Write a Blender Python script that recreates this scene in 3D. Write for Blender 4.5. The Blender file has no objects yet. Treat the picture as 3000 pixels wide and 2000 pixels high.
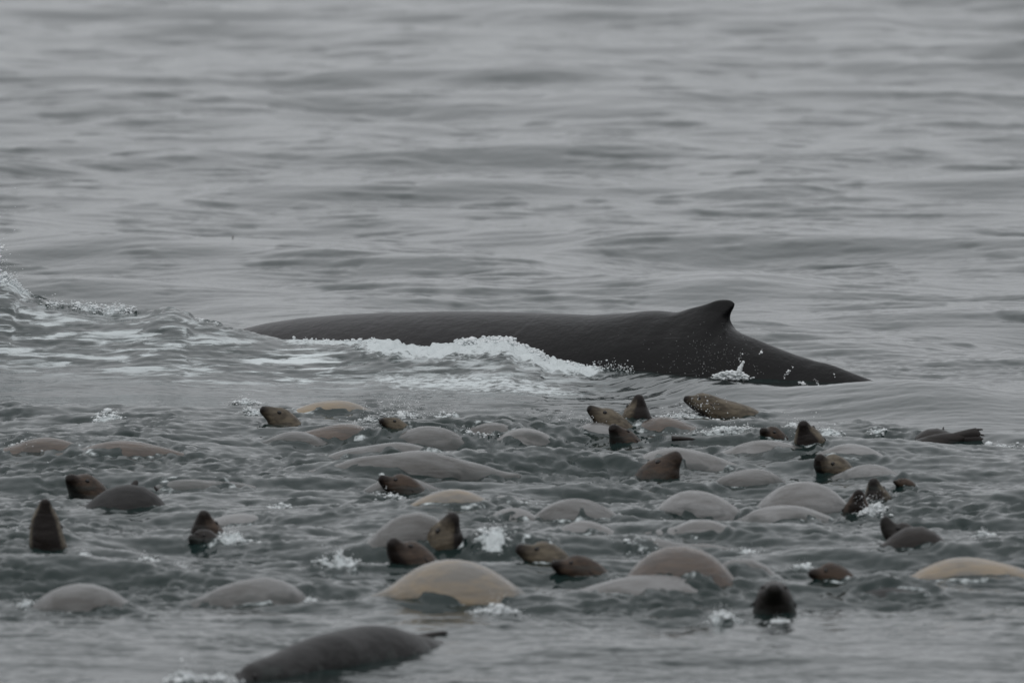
import bpy, math, random
import numpy as np
from mathutils import Vector

sc = bpy.context.scene
COL = sc.collection
rng = np.random.default_rng(7)
random.seed(7)

# ------------------------------------------------------------------ camera, sky, sun, exposure
CAM_H = 9.74                        # metres above the sea, from the deck of a boat
FPX = 3000 * 400 / 36.0
PITCH = math.atan(2500 / FPX)
cd = bpy.data.cameras.new('camera')
cam = bpy.data.objects.new('camera', cd)
COL.objects.link(cam)
cam.location = (0, 0, CAM_H)
cam.rotation_euler = (math.pi / 2 - PITCH, 0, 0)
cd.lens = 400
cd.sensor_width = 36
cd.clip_start = 1
cd.clip_end = 60000
cd.dof.use_dof = True
cd.dof.focus_distance = 123.0
cd.dof.aperture_fstop = 2.4
sc.camera = cam

world = bpy.data.worlds.new('World')
sc.world = world
world.use_nodes = True
nt = world.node_tree
nt.nodes.clear()
def wn(t, **k):
    n = nt.nodes.new(t)
    for a, b in k.items():
        setattr(n, a, b)
    return n
sky = wn('ShaderNodeTexSky', sky_type='NISHITA', sun_disc=False)
sky.sun_elevation = math.radians(55)
sky.sun_rotation = math.radians(200)
sky.dust_density = 4.0
hs = wn('ShaderNodeHueSaturation')
hs.inputs['Saturation'].default_value = 0.10
nt.links.new(sky.outputs[0], hs.inputs['Color'])
# even overcast layer: a little brighter overhead than at the horizon, clouds slightly uneven
tc = wn('ShaderNodeTexCoord')
sep = wn('ShaderNodeSeparateXYZ')
nt.links.new(tc.outputs['Generated'], sep.inputs[0])
ramp = wn('ShaderNodeValToRGB')
ramp.color_ramp.elements[0].position = 0.0
ramp.color_ramp.elements[0].color = (5.38, 5.55, 5.76, 1)
ramp.color_ramp.elements[1].position = 1.0
ramp.color_ramp.elements[1].color = (8.0, 8.2, 8.5, 1)
nt.links.new(sep.outputs['Z'], ramp.inputs[0])
nz = wn('ShaderNodeTexNoise')
nz.inputs['Scale'].default_value = 3.0
nz.inputs['Detail'].default_value = 4.0
nt.links.new(tc.outputs['Generated'], nz.inputs['Vector'])
mr = wn('ShaderNodeMapRange')
mr.inputs['To Min'].default_value = 0.82
mr.inputs['To Max'].default_value = 1.18
nt.links.new(nz.outputs[0], mr.inputs[0])
vm = wn('ShaderNodeVectorMath', operation='SCALE')
nt.links.new(ramp.outputs[0], vm.inputs[0])
nt.links.new(mr.outputs[0], vm.inputs['Scale'])
mx = wn('ShaderNodeMix', data_type='RGBA')
mx.inputs[0].default_value = 0.88
nt.links.new(hs.outputs[0], mx.inputs[6])
nt.links.new(vm.outputs[0], mx.inputs[7])
bg = wn('ShaderNodeBackground')
bg.inputs['Strength'].default_value = 0.1
nt.links.new(mx.outputs[2], bg.inputs[0])
wo = wn('ShaderNodeOutputWorld')
nt.links.new(bg.outputs[0], wo.inputs[0])

sl = bpy.data.lights.new('sun', 'SUN')
sl.energy = 0.5
sl.angle = math.radians(140)
sl.color = (1.0, 0.98, 0.95)
sun = bpy.data.objects.new('sun', sl)
COL.objects.link(sun)
el, az = math.radians(55), math.radians(200)
sdir = Vector((math.sin(az) * math.cos(el), math.cos(az) * math.cos(el), math.sin(el)))
sun.rotation_euler = sdir.to_track_quat('Z', 'Y').to_euler()
sun.location = (0, 0, 50)

sc.view_settings.view_transform = 'Standard'
sc.view_settings.look = 'None'
sc.view_settings.exposure = 0.0
sc.view_settings.gamma = 1.0
sc.view_settings.use_curve_mapping = False
sc.cycles.use_denoising = True
sc.cycles.max_bounces = 6

# ------------------------------------------------------------------ pixel of the photograph -> point of the place
CP, SP = math.cos(PITCH), math.sin(PITCH)
def P(px, py, D):
    """point at ground distance D seen at photo position px, py"""
    yc = (1000 - py) / FPX
    Y = CP + yc * SP
    Z = -SP + yc * CP
    k = D / Y
    return Vector(((px - 1500) / FPX * k, D, CAM_H + Z * k))
def Dof(py, z=0.0):
    yc = (1000 - py) / FPX
    return (z - CAM_H) * (CP + yc * SP) / (-SP + yc * CP)
def pxy(x, D, z=0.0):
    """world -> photo position (numpy)"""
    dz = z - CAM_H
    f = D * CP - dz * SP
    u = D * SP + dz * CP
    return 1500 + FPX * x / f, 1000 - FPX * u / f
def scl(D):
    return FPX / D

def sstep(a, b, x):
    t = np.clip((x - a) / (b - a), 0, 1)
    return t * t * (3 - 2 * t)

# ------------------------------------------------------------------ the water surface as a function
def tile(L, N, lmin, lmax, p, head, narrow, seed):
    r = np.random.default_rng(seed)
    k1 = np.fft.fftfreq(N, L / N) * 2 * math.pi
    kx, ky = np.meshgrid(k1, k1, indexing='ij')
    k = np.hypot(kx, ky); k[0, 0] = 1
    lam = 2 * math.pi / k
    band = 1 / (1 + (lmin / lam) ** 6) / (1 + (lam / lmax) ** 6)
    th = np.arctan2(ky, kx) - head
    spread = (1 - narrow) + narrow * np.abs(np.cos(th)) ** 5
    amp = k ** (-p) * band * spread
    amp[0, 0] = 0
    H = amp * (r.normal(size=(N, N)) + 1j * r.normal(size=(N, N)))
    h = np.fft.ifft2(H).real
    sx = np.fft.ifft2(1j * kx * H).real; sy = np.fft.ifft2(1j * ky * H).real
    s = math.sqrt((sx ** 2 + sy ** 2).mean())
    dx = np.fft.ifft2(1j * kx / k * H).real; dy = np.fft.ifft2(1j * ky / k * H).real
    return [a / s for a in (h, dx, dy)] + [L, N]
TA = tile(117.0, 512, 2.2, 12, 2.3, math.radians(102), .85, 1)
TB = tile(43.0, 1024, .28, 1.7, 1.9, math.radians(84), .86, 2)
TC = tile(15.3, 1024, .06, .36, 1.7, math.radians(138), .65, 3)
TN = tile(31.0, 512, .5, 6, 1.4, 0, 0, 4)
def samp(T, x, y, rot, ch=0):
    L, N = T[3], T[4]
    c, s = math.cos(rot), math.sin(rot)
    u = (x * c - y * s) / L * N
    v = (x * s + y * c) / L * N
    iu = np.floor(u).astype(np.int64); iv = np.floor(v).astype(np.int64)
    fu = u - iu; fv = v - iv
    i0 = iu % N; i1 = (iu + 1) % N; j0 = iv % N; j1 = (iv + 1) % N
    def bl(a):
        return (a[i0, j0] * (1 - fu) + a[i1, j0] * fu) * (1 - fv) + (a[i0, j1] * (1 - fu) + a[i1, j1] * fu) * fv
    if ch == 0:
        return bl(T[0])
    a, b = bl(T[1]), bl(T[2])
    return bl(T[0]), a * c + b * s, -a * s + b * c

# crest of the wave thrown up in front of the whale: photo x, photo y of its top
RID = np.array([(-900, 905), (-400, 850), (-150, 800), (0, 811), (28, 822), (52, 838), (64, 858), (106, 877), (150, 893), (213, 898), (300, 915), (404, 919), (446, 908),
 (510, 903), (548, 916), (574, 936), (616, 944), (697, 966), (765, 981), (829, 995), (884, 996), (1000, 997),
 (1110, 995), (1150, 1001), (1202, 1011), (1253, 1014), (1295, 1011), (1338, 1004), (1401, 1000), (1478, 995),
 (1495, 998), (1510, 1012), (1550, 1024), (1584, 1037), (1601, 1052), (1635, 1056), (1678, 1062), (1712, 1073), (1800, 1080),
 (1862, 1088), (1974, 1100), (2068, 1106), (2180, 1120), (2302, 1134), (2395, 1129), (2489, 1120), (2563, 1117), (2680, 1110),
 (2800, 1118), (2950, 1141), (3100, 1146), (3600, 1140), (4200, 1150)], float)
AX0, AX1 = (-3.02, 127.6), (4.0, 123.9)      # whale axis: x, distance
def axis_D(x):
    return AX0[1] + (np.clip(x, -6, 5) - AX0[0]) * (AX1[1] - AX0[1]) / (AX1[0] - AX0[0])
def ridge_D(x):
    return axis_D(x) - 1.25 - 2.3 * sstep(.8, 2.6, x)
_rx = np.linspace(-12, 12, 1200)
_rd = ridge_D(_rx)
_rpx = 1500 + FPX * _rx / _rd
_rpy = np.interp(_rpx, RID[:, 0], RID[:, 1])
_rz = CAM_H - _rd * np.tan(np.arctan((_rpy - 1000) / FPX) + PITCH)
_k = np.exp(-np.linspace(-2, 2, 5) ** 2); _k /= _k.sum()
_rz = np.convolve(np.pad(_rz, 2, 'edge'), _k, 'valid')

TOPE = np.array([(-600, 1200), (0, 1196), (300, 1206), (640, 1214), (760, 1188), (1400, 1198), (1700, 1190), (1900, 1196), (2250, 1228), (2600, 1258), (3000, 1290), (3600, 1290)], float)
BOTE = np.array([(-600, 1800), (0, 1795), (600, 1825), (1300, 1785), (2200, 1800), (3000, 1775), (3600, 1775)], float)

# foam and splash patches: photo x0, x1, y top, y base, mound height m, foam 0-1, droplets
FOAM = [
 (-40, 75, 815, 905, .0, 1.0, 260), (96, 215, 872, 905, .02, .55, 60), (215, 300, 880, 905, .03, .8, 90), (290, 372, 885, 912, .05, .8, 110),
 (268, 356, 1206, 1242, .03, .75, 90), (676, 765, 1163, 1196, .04, .85, 110), (705, 765, 1200, 1228, .04, .8, 80),
 (1100, 1250, 1170, 1222, .02, .55, 220), (1228, 1363, 1194, 1228, .06, .8, 120), (1040, 1110, 1220, 1270, .02, .6, 90),
 (1616, 1700, 1203, 1246, .03, .75, 120), (1950, 2070, 1195, 1235, .02, .7, 170), (2030, 2170, 1220, 1245, .02, .7, 100), (2025, 2210, 1258, 1286, .03, .85, 150),
 (2300, 2345, 1240, 1270, .02, .6, 60), (2395, 2470, 1272, 1292, .02, .8, 50), (2545, 2605, 1276, 1290, .02, .8, 30), (2700, 2850, 1296, 1312, .02, .7, 60), (2860, 3000, 1298, 1312, .01, .6, 20),
 (2520, 2600, 1452, 1502, .05, .9, 170), (921, 1053, 1606, 1676, .09, .95, 130), (1395, 1497, 1568, 1618, .09, .95, 130),
 (500, 562, 1625, 1662, .05, .8, 90), (395, 470, 1645, 1680, .04, .75, 80), (0, 130, 1290, 1330, .06, .7, 90), (100, 145, 1325, 1372, .03, .6, 40),
 (2072, 2175, 1765, 1806, .08, 1.0, 150), (490, 590, 1930, 1995, .07, .8, 150), (580, 690, 1945, 1985, .03, .6, 80), (620, 730, 1553, 1590, .06, .8, 90),
 (770, 862, 1465, 1495, .03, .55, 60), (1752, 1835, 1700, 1732, .03, .8, 60), (1755, 1830, 1698, 1722, .0, .8, 30), (885, 920, 1728, 1755, .03, .9, 50),
 (2166, 2228, 1604, 1624, .02, .7, 40), (2858, 2934, 1580, 1612, .03, .6, 60), (1395, 1520, 1728, 1790, .03, .65, 150), (20, 70, 1560, 1585, .02, .6, 40),
 (225, 262, 1660, 1682, .02, .8, 25), (40, 90, 1745, 1780, .02, .6, 40), (2245, 2320, 1790, 1812, .01, .55, 50), (1100, 1200, 1418, 1450, .01, .5, 50),
 (1670, 1780, 1495, 1515, .01, .6, 30), (1660, 1700, 1545, 1560, .01, .7, 20), (2330, 2390, 1645, 1668, .04, .85, 40), (1480, 1560, 1455, 1480, .02, .6, 40),
 (1880, 1980, 1500, 1515, .005, .4, 30), (1300, 1480, 1262, 1290, .01, .45, 40), (1820, 1960, 1590, 1620, .01, .45, 30),
]
SKIRT = []
FP = []
for f in FOAM:
    D = Dof(f[3]) if f[3] > 1140 else float(ridge_D((0.5 * (f[0] + f[1]) - 1500) / scl(127.0))) - .25
    cx = (0.5 * (f[0] + f[1]) - 1500) / scl(D)
    rx = 0.5 * (f[1] - f[0]) / scl(D)
    FP.append((cx, D, rx * 1.25, max(.25, .9 * rx), (f[0], f[1], f[2], f[3], f[4] * .75, f[5] * .86, f[6])))

def water(x, y, full=False):
    x = np.asarray(x, float); y = np.asarray(y, float)
    D = np.maximum(y, 1.0)
    px, py = pxy(x, np.maximum(D, 40.0))
    te = np.interp(px, TOPE[:, 0], TOPE[:, 1]) + np.clip(60 * samp(TN, x, y, .4), -10, 10)
    be = np.interp(px, BOTE[:, 0], BOTE[:, 1])
    zone = sstep(te - 12, te + 22, py) * (1 - .85 * sstep(be - 70, be + 60, py + np.clip(250 * samp(TN, x, y, 1.3), -45, 45)))
    near = sstep(1080, 1160, py)
    rd = ridge_D(x)
    v = y - rd
    # the wake strip of rippled water in front of and behind the whale
    wake = np.exp(-((v + 1.2) / 2.6) ** 2) * sstep(7, 1.5, x)
    tailrip = np.exp(-((y - 125.2) / 1.6) ** 2) * sstep(2.2, 4.2, x)
    patch = samp(TN, x, y * .35, 1.1) * 10
    patch = np.clip(.75 + .6 * patch, 0.4, 1.3)
    kA = .040 * (1 - .35 * near)
    kB = .058 * (1 - .65 * near) * patch + .118 * zone + .05 * wake * sstep(-3.5, -1.5, x)
    kC = (.030 + .045 * patch * (1 - near) + .36 * zone * (.42 + .62 * patch * patch) + .028 * near * (1 - zone) + .09 * wake * sstep(2.5, 1, x) + .03 * wake * sstep(-2, -3, x) + .09 * tailrip) * (1 - .5 * sstep(150, 230, D))
    ridge = np.interp(x, _rx, _rz)
    Lf = np.interp(x, [-8, -4, -2, 0, 1.2, 2.5, 9], [2.6, 2.3, 1.5, 1.6, 1.0, 1.8, 2.8])
    g = np.where(v < 0, .72 * np.exp(-(v / Lf) ** 2) + .28 * np.exp(-(v / (2.2 * Lf)) ** 2), np.exp(-(v / .8) ** 2))
    lim = sstep(14, 9, np.abs(x))
    g = g * lim
    flat = 1 - .85 * np.exp(-(v / 3.5) ** 2) * lim
    bend = .05 * x
    if full:
        a, ax_, ay_ = samp(TA, x, y, .35, 1)
        b, bx, by = samp(TB, x, y + bend, -.2, 1)
        c, cx, cy = samp(TC, x, y, .9, 1)
        b2 = samp(TB, x * .61 + 7, y * .61, .28)
    else:
        a = samp(TA, x, y, .35); b = samp(TB, x, y + bend, -.2); c = samp(TC, x, y, .9)
        b2 = samp(TB, x * .61 + 7, y * .61, .28)
    sw = samp(TA, x * 1.3, y * 1.3, 1.26) * .030 + samp(TA, x * 2.1 + 9, y * 2.1, -.75) * .016
    z = (a * kA + sw * (1 - .4 * near) + b2 * kB * .7) * flat + b * kB * (1 - .5 * g) + c * kC
    z = z + zone * sstep(1200, 1290, py) * (.105 * samp(TB, x * .45 + 3, y * .45, .1) + .05 * samp(TA, x * 2.4, y * 2.4, .2))
    z = z + ridge * g
    foam = np.zeros_like(z)
    for (cx0, D0, rx, ry, f) in FP:
        m = (np.abs(x - cx0) < 2.6 * rx) & (np.abs(y - D0) < 2.6 * ry)
        if not m.any():
            continue
        r2 = ((x[m] - cx0) / rx) ** 2 + ((y[m] - D0) / ry) ** 2
        e = np.exp(-r2 * 1.3)
        nn = samp(TC, x[m] * 1.3, y[m] * 1.3, f[0] * .01)
        z[m] += f[4] * e * np.clip(1 + nn * 22, .1, 2.2)
        foam[m] = np.maximum(foam[m], f[5] * e * 1.15)
    if not full:
        return z
    for (sx, sy, lx, ly, hh, fo) in SKIRT:
        m = (np.abs(x - sx) < 2.2 * lx) & (np.abs(y - sy) < 2.4 * ly)
        if not m.any():
            continue
        r2 = ((x[m] - sx) / lx) ** 2 + ((y[m] - sy) / ly) ** 2
        nn = samp(TC, x[m] * .8, y[m] * .8, sx)
        n2 = samp(TN, x[m] * 1.6 + sx, y[m] * 1.6, .7) * 30
        z[m] += hh * np.exp(-r2) * np.clip(.8 + .6 * n2 + 7 * nn, .1, 1.5)
        # broken rings of ripples and a few flecks of foam where fur meets water
        rr = np.sqrt(r2)
        z[m] += .012 * np.sin(rr * 14 - 2) * np.exp(-((rr - 1.1) / .5) ** 2)
        foam[m] = np.maximum(foam[m], fo * np.exp(-((rr - .8) / .22) ** 2) * sstep(.005, .03, samp(TN, x[m] * 2.2, y[m] * 2.2, sx * 3)))
    # foam on the whale's wave
    lip = np.exp(-((v + .1) / .55) ** 2) * sstep(-5.25, -5.55, x)
    big = np.exp(-((v + .25) / .75) ** 2) * sstep(-2.1, -1.3, x) * sstep(1.25, .7, x)
    big2 = np.exp(-((v + 2.2) / .75) ** 2) * sstep(-1.9, -1.2, x) * sstep(1.2, .4, x) * .66
    big3 = np.exp(-((v + .1) / .35) ** 2) * sstep(-2.8, -2.4, x) * sstep(-1.2, -1.6, x) * .8
    foam = np.maximum.reduce([foam, lip, big * 1.05, big2, big3])
    tail = np.exp(-((v + .05) / .3) ** 2) * sstep(1.9, 2.5, x) * sstep(4.2, 3.6, x) * .35
    foam = np.maximum(foam, tail)
    streak = np.exp(-((v + 2.0) / 1.9) ** 4) * sstep(-1.4, -2.6, x) + .75 * np.exp(-((v + 1.6) / 1.2) ** 4) * sstep(-3.0, -2.0, x) * sstep(1.6, 0.2, x)
    lump = big * .05 * (samp(TC, x * 1.1, y, .2) * 18) + np.exp(-(v / .5) ** 2) * sstep(-2.4, -3.2, x) * .035 * samp(TC, x, y, .6) * 16
    z = z + np.clip(lump, -.06, .08)
    lam = .8
    X = x - lam * (ax_ * kA * flat + bx * kB + cx * kC)
    Y = y - lam * (ay_ * kA * flat + by * kB + cy * kC)
    return X, Y, z, foam, streak

def wz(x, y):
    return float(water(np.array([x]), np.array([y]))[0])
def hit(px, py, dmin=70, dmax=200):
    """first place where the ray through px, py meets the water"""
    D = np.arange(dmin, dmax, .04)
    yc = (1000 - py) / FPX
    Yd = CP + yc * SP; Zd = -SP + yc * CP
    x = (px - 1500) / FPX * D / Yd
    zr = CAM_H + Zd / Yd * D
    w = water(x, D)
    i = np.argmax(w >= zr)
    return float(x[i]), float(D[i]), float(w[i])

# ------------------------------------------------------------------ materials
def newmat(name):
    m = bpy.data.materials.new(name)
    m.use_nodes = True
    m.node_tree.nodes.clear()
    return m, m.node_tree
class NB:
    def __init__(s, tree): s.t = tree
    def n(s, t, inp=None, **k):
        n = s.t.nodes.new(t)
        for a, b in k.items(): setattr(n, a, b)
        for a, b in (inp or {}).items():
            if hasattr(b, 'is_linked') or hasattr(b, 'links'):
                s.t.links.new(b, n.inputs[a])
            else:
                n.inputs[a].default_value = b
        return n
    def math(s, op, a, b=0.0, c=0.0):
        return s.n('ShaderNodeMath', {0: a, 1: b, 2: c}, operation=op).outputs[0]

def water_mat():
    m, t = newmat('sea_water')
    N = NB(t)
    tc = N.n('ShaderNodeTexCoord').outputs['Object']
    fo = N.n('ShaderNodeAttribute', attribute_name='foam').outputs['Fac']
    st = N.n('ShaderNodeAttribute', attribute_name='streak').outputs['Fac']
    n1 = N.n('ShaderNodeTexNoise', {'Vector': tc, 'Scale': 9.0, 'Detail': 5.0, 'Roughness': .65}).outputs[0]
    vo = N.n('ShaderNodeTexVoronoi', {'Vector': tc, 'Scale': 16.0}, feature='F1').outputs['Distance']
    f1 = N.math('ADD', fo, N.math('MULTIPLY', N.math('SUBTRACT', n1, .52), 1.5))
    f1 = N.math('SUBTRACT', f1, N.math('MULTIPLY', vo, .25))
    f1 = N.n('ShaderNodeMapRange', {0: f1, 1: .22, 2: .62}, interpolation_type='SMOOTHSTEP').outputs[0]
    gate = N.n('ShaderNodeMapRange', {0: fo, 1: .04, 2: .2}).outputs[0]
    f1 = N.math('MULTIPLY', f1, gate)
    # long torn foam streaks that run down the wave
    rot = N.n('ShaderNodeMapping', {'Vector': tc, 'Rotation': (0, math.radians(4.5), math.radians(-12)), 'Scale': (1.1, 2.6, 13.0)})
    n2 = N.n('ShaderNodeTexNoise', {'Vector': rot.outputs[0], 'Scale': 1.3, 'Detail': 7.0, 'Roughness': .6, 'Distortion': .5}).outputs[0]
    f2 = N.n('ShaderNodeMapRange', {0: n2, 1: .48, 2: .64}, interpolation_type='SMOOTHSTEP').outputs[0]
    f2 = N.math('MULTIPLY', N.math('MULTIPLY', f2, st), .95)
    ff = N.math('MAXIMUM', f1, f2)
    # ripples finer than the mesh
    mp = N.n('ShaderNodeMapping', {'Vector': tc, 'Scale': (1.0, 1.0, 1.0)})
    nb = N.n('ShaderNodeTexNoise', {'Vector': mp.outputs[0], 'Scale': 7.0, 'Detail': 3.0, 'Roughness': .5}).outputs[0]
    bump = N.n('ShaderNodeBump', {'Height': nb, 'Strength': .35, 'Distance': .012})
    wat = N.n('ShaderNodeBsdfPrincipled', {'Base Color': (.012, .023, .022, 1), 'Roughness': .07, 'IOR': 1.333, 'Normal': bump.outputs[0]})
    fb = N.n('ShaderNodeBump', {'Height': n1, 'Strength': .8, 'Distance': .04})
    fm = N.n('ShaderNodeBsdfPrincipled', {'Base Color': (.66, .71, .72, 1), 'Roughness': .55, 'IOR': 1.33, 'Normal': fb.outputs[0]})
    ff = N.math('MULTIPLY', ff, .88)
    mix = N.n('ShaderNodeMixShader', {0: ff, 1: wat.outputs[0], 2: fm.outputs[0]})
    N.n('ShaderNodeOutputMaterial', {0: mix.outputs[0]})
    return m
M_WATER = water_mat()

def skin(name, base, second, dark, rough=.12, wet=1.0, scale=5.0):
    """wet short fur: two tones mottled; the attribute 'dark' marks muzzle and throat"""
    m, t = newmat(name)
    N = NB(t)
    tc = N.n('ShaderNodeTexCoord').outputs['Object']
    rnd = N.math('MULTIPLY', N.n('ShaderNodeObjectInfo').outputs['Random'], 40.0)
    to = N.n('ShaderNodeVectorMath', {0: tc, 1: N.n('ShaderNodeCombineXYZ', {0: rnd, 1: rnd, 2: rnd}).outputs[0]}, operation='ADD').outputs[0]
    n1 = N.n('ShaderNodeTexNoise', {'Vector': N.n('ShaderNodeMapping', {'Vector': to, 'Rotation': (0, .2, .3), 'Scale': (.7, 1.8, 2.4)}).outputs[0], 'Scale': scale, 'Detail': 5.0, 'Roughness': .6, 'Distortion': .4}).outputs[0]
    k = N.n('ShaderNodeMapRange', {0: n1, 1: .38, 2: .62}).outputs[0]
    c = N.n('ShaderNodeMix', {0: k, 6: base + (1,), 7: second + (1,)}, data_type='RGBA').outputs[2]
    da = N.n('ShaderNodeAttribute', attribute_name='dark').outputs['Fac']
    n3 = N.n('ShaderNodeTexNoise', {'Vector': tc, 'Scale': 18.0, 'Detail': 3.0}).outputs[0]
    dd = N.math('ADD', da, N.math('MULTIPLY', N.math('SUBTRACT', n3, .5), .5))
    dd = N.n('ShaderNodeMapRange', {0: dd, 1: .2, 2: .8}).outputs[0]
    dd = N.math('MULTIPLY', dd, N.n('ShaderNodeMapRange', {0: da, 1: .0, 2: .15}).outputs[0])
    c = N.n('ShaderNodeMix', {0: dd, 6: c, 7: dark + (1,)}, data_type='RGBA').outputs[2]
    n2 = N.n('ShaderNodeTexNoise', {'Vector': tc, 'Scale': 55.0, 'Detail': 2.0}).outputs[0]
    fl = N.n('ShaderNodeMapping', {'Vector': to, 'Rotation': (0, .25, .4), 'Scale': (2.0, 6.0, 9.0)}).outputs[0]
    n4 = N.n('ShaderNodeTexNoise', {'Vector': fl, 'Scale': 1.0, 'Detail': 3.0, 'Distortion': .6}).outputs[0]
    h = N.math('ADD', N.math('MULTIPLY', n2, .15), n4)
    b = N.n('ShaderNodeBump', {'Height': h, 'Strength': .6, 'Distance': .04})
    n7 = N.n('ShaderNodeTexNoise', {'Vector': N.n('ShaderNodeMapping', {'Vector': to, 'Rotation': (0, .3, .2), 'Scale': (4.0, 9.0, 16.0)}).outputs[0], 'Scale': 1.0, 'Detail': 5.0, 'Distortion': .7}).outputs[0]
    cb = N.n('ShaderNodeBump', {'Height': n7, 'Strength': .8, 'Distance': .035})
    s = N.n('ShaderNodeBsdfPrincipled', {'Base Color': c, 'Roughness': .5, 'IOR': 1.22, 'Coat Weight': wet, 'Coat Roughness': rough, 'Coat IOR': 1.47 if wet > .9 else 1.34, 'Normal': b.outputs[0], 'Coat Normal': cb.outputs[0]})
    zz = N.n('ShaderNodeSeparateXYZ', {0: tc}).outputs[2]
    nw = N.n('ShaderNodeTexNoise', {'Vector': N.n('ShaderNodeMapping', {'Vector': to, 'Scale': (2.2, 5.0, 7.0)}).outputs[0], 'Scale': 1.0, 'Detail': 4.0, 'Distortion': .8}).outputs[0]
    wf = N.math('ADD', N.math('DIVIDE', N.math('SUBTRACT', .05, zz), .16), N.math('MULTIPLY', N.math('SUBTRACT', nw, .5), 4.0))
    wf = N.n('ShaderNodeMapRange', {0: wf, 1: -.1, 2: .9, 4: .6}, interpolation_type='SMOOTHSTEP').outputs[0]
    b2 = N.n('ShaderNodeBump', {'Height': nw, 'Strength': .6, 'Distance': .06})
    ws = N.n('ShaderNodeBsdfPrincipled', {'Base Color': (.035, .042, .040, 1), 'Roughness': .1, 'IOR': 1.333, 'Normal': b2.outputs[0]})
    mx_ = N.n('ShaderNodeMixShader', {0: wf, 1: s.outputs[0], 2: ws.outputs[0]})
    N.n('ShaderNodeOutputMaterial', {0: mx_.outputs[0]})
    return m
BR = (.020, .011, .008)
M = {
 'grey': skin('grey_wet_fur', (.13, .13, .128), (.060, .057, .053), (.03, .022, .018), scale=2.5),
 'pale': skin('pale_grey_wet_fur', (.20, .20, .20), (.105, .102, .098), (.03, .022, .018), scale=2.5),
 'tan': skin('tan_wet_fur', (.24, .185, .12), (.135, .125, .11), BR, scale=2.0),
 'brown': skin('brown_wet_fur', (.085, .060, .044), (.055, .042, .034), BR),
 'dark': skin('dark_wet_fur', (.020, .016, .014), (.013, .011, .010), (.006, .005, .004), rough=.2, wet=.4),
 'head': skin('olive_brown_wet_fur', (.130, .108, .078), (.050, .040, .028), (.008, .005, .004), rough=.2, wet=.3, scale=9),
 'redhead': skin('reddish_brown_wet_fur', (.060, .040, .028), (.028, .019, .014), (.007, .004, .003), rough=.2, wet=.3, scale=9),
 'slate': skin('slate_wet_fur', (.034, .033, .033), (.018, .0175, .0175), (.02, .018, .018), rough=.2, wet=.2),
}
def plain(name, col, rough, ior=1.45, tr=0.0):
    m, t = newmat(name)
    N = NB(t)
    tc = N.n('ShaderNodeTexCoord').outputs['Object']
    n = N.n('ShaderNodeTexNoise', {'Vector': tc, 'Scale': 30.0, 'Detail': 3.0}).outputs[0]
    k = N.n('ShaderNodeMapRange', {0: n, 3: .75, 4: 1.2}).outputs[0]
    c = N.n('ShaderNodeVectorMath', {0: col, 'Scale': k}, operation='SCALE').outputs[0]
    s = N.n('ShaderNodeBsdfPrincipled', {'Base Color': c, 'Roughness': rough, 'IOR': ior, 'Transmission Weight': tr})
    N.n('ShaderNodeOutputMaterial', {0: s.outputs[0]})
    return m
M['eye'] = plain('eye_black', (.006, .005, .005), .08)
M['nose'] = plain('nose_black', (.010, .008, .008), .25)
M['flip'] = plain('flipper_skin', (.016, .012, .011), .3)
M['foam'] = plain('foam_white', (.72, .75, .76), .4, 1.33, .0)
M['drop'] = plain('spray_drop', (.86, .88, .89), .12, 1.33, .1)
M['speck'] = plain('brown_weed', (.05, .03, .015), .6)

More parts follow.
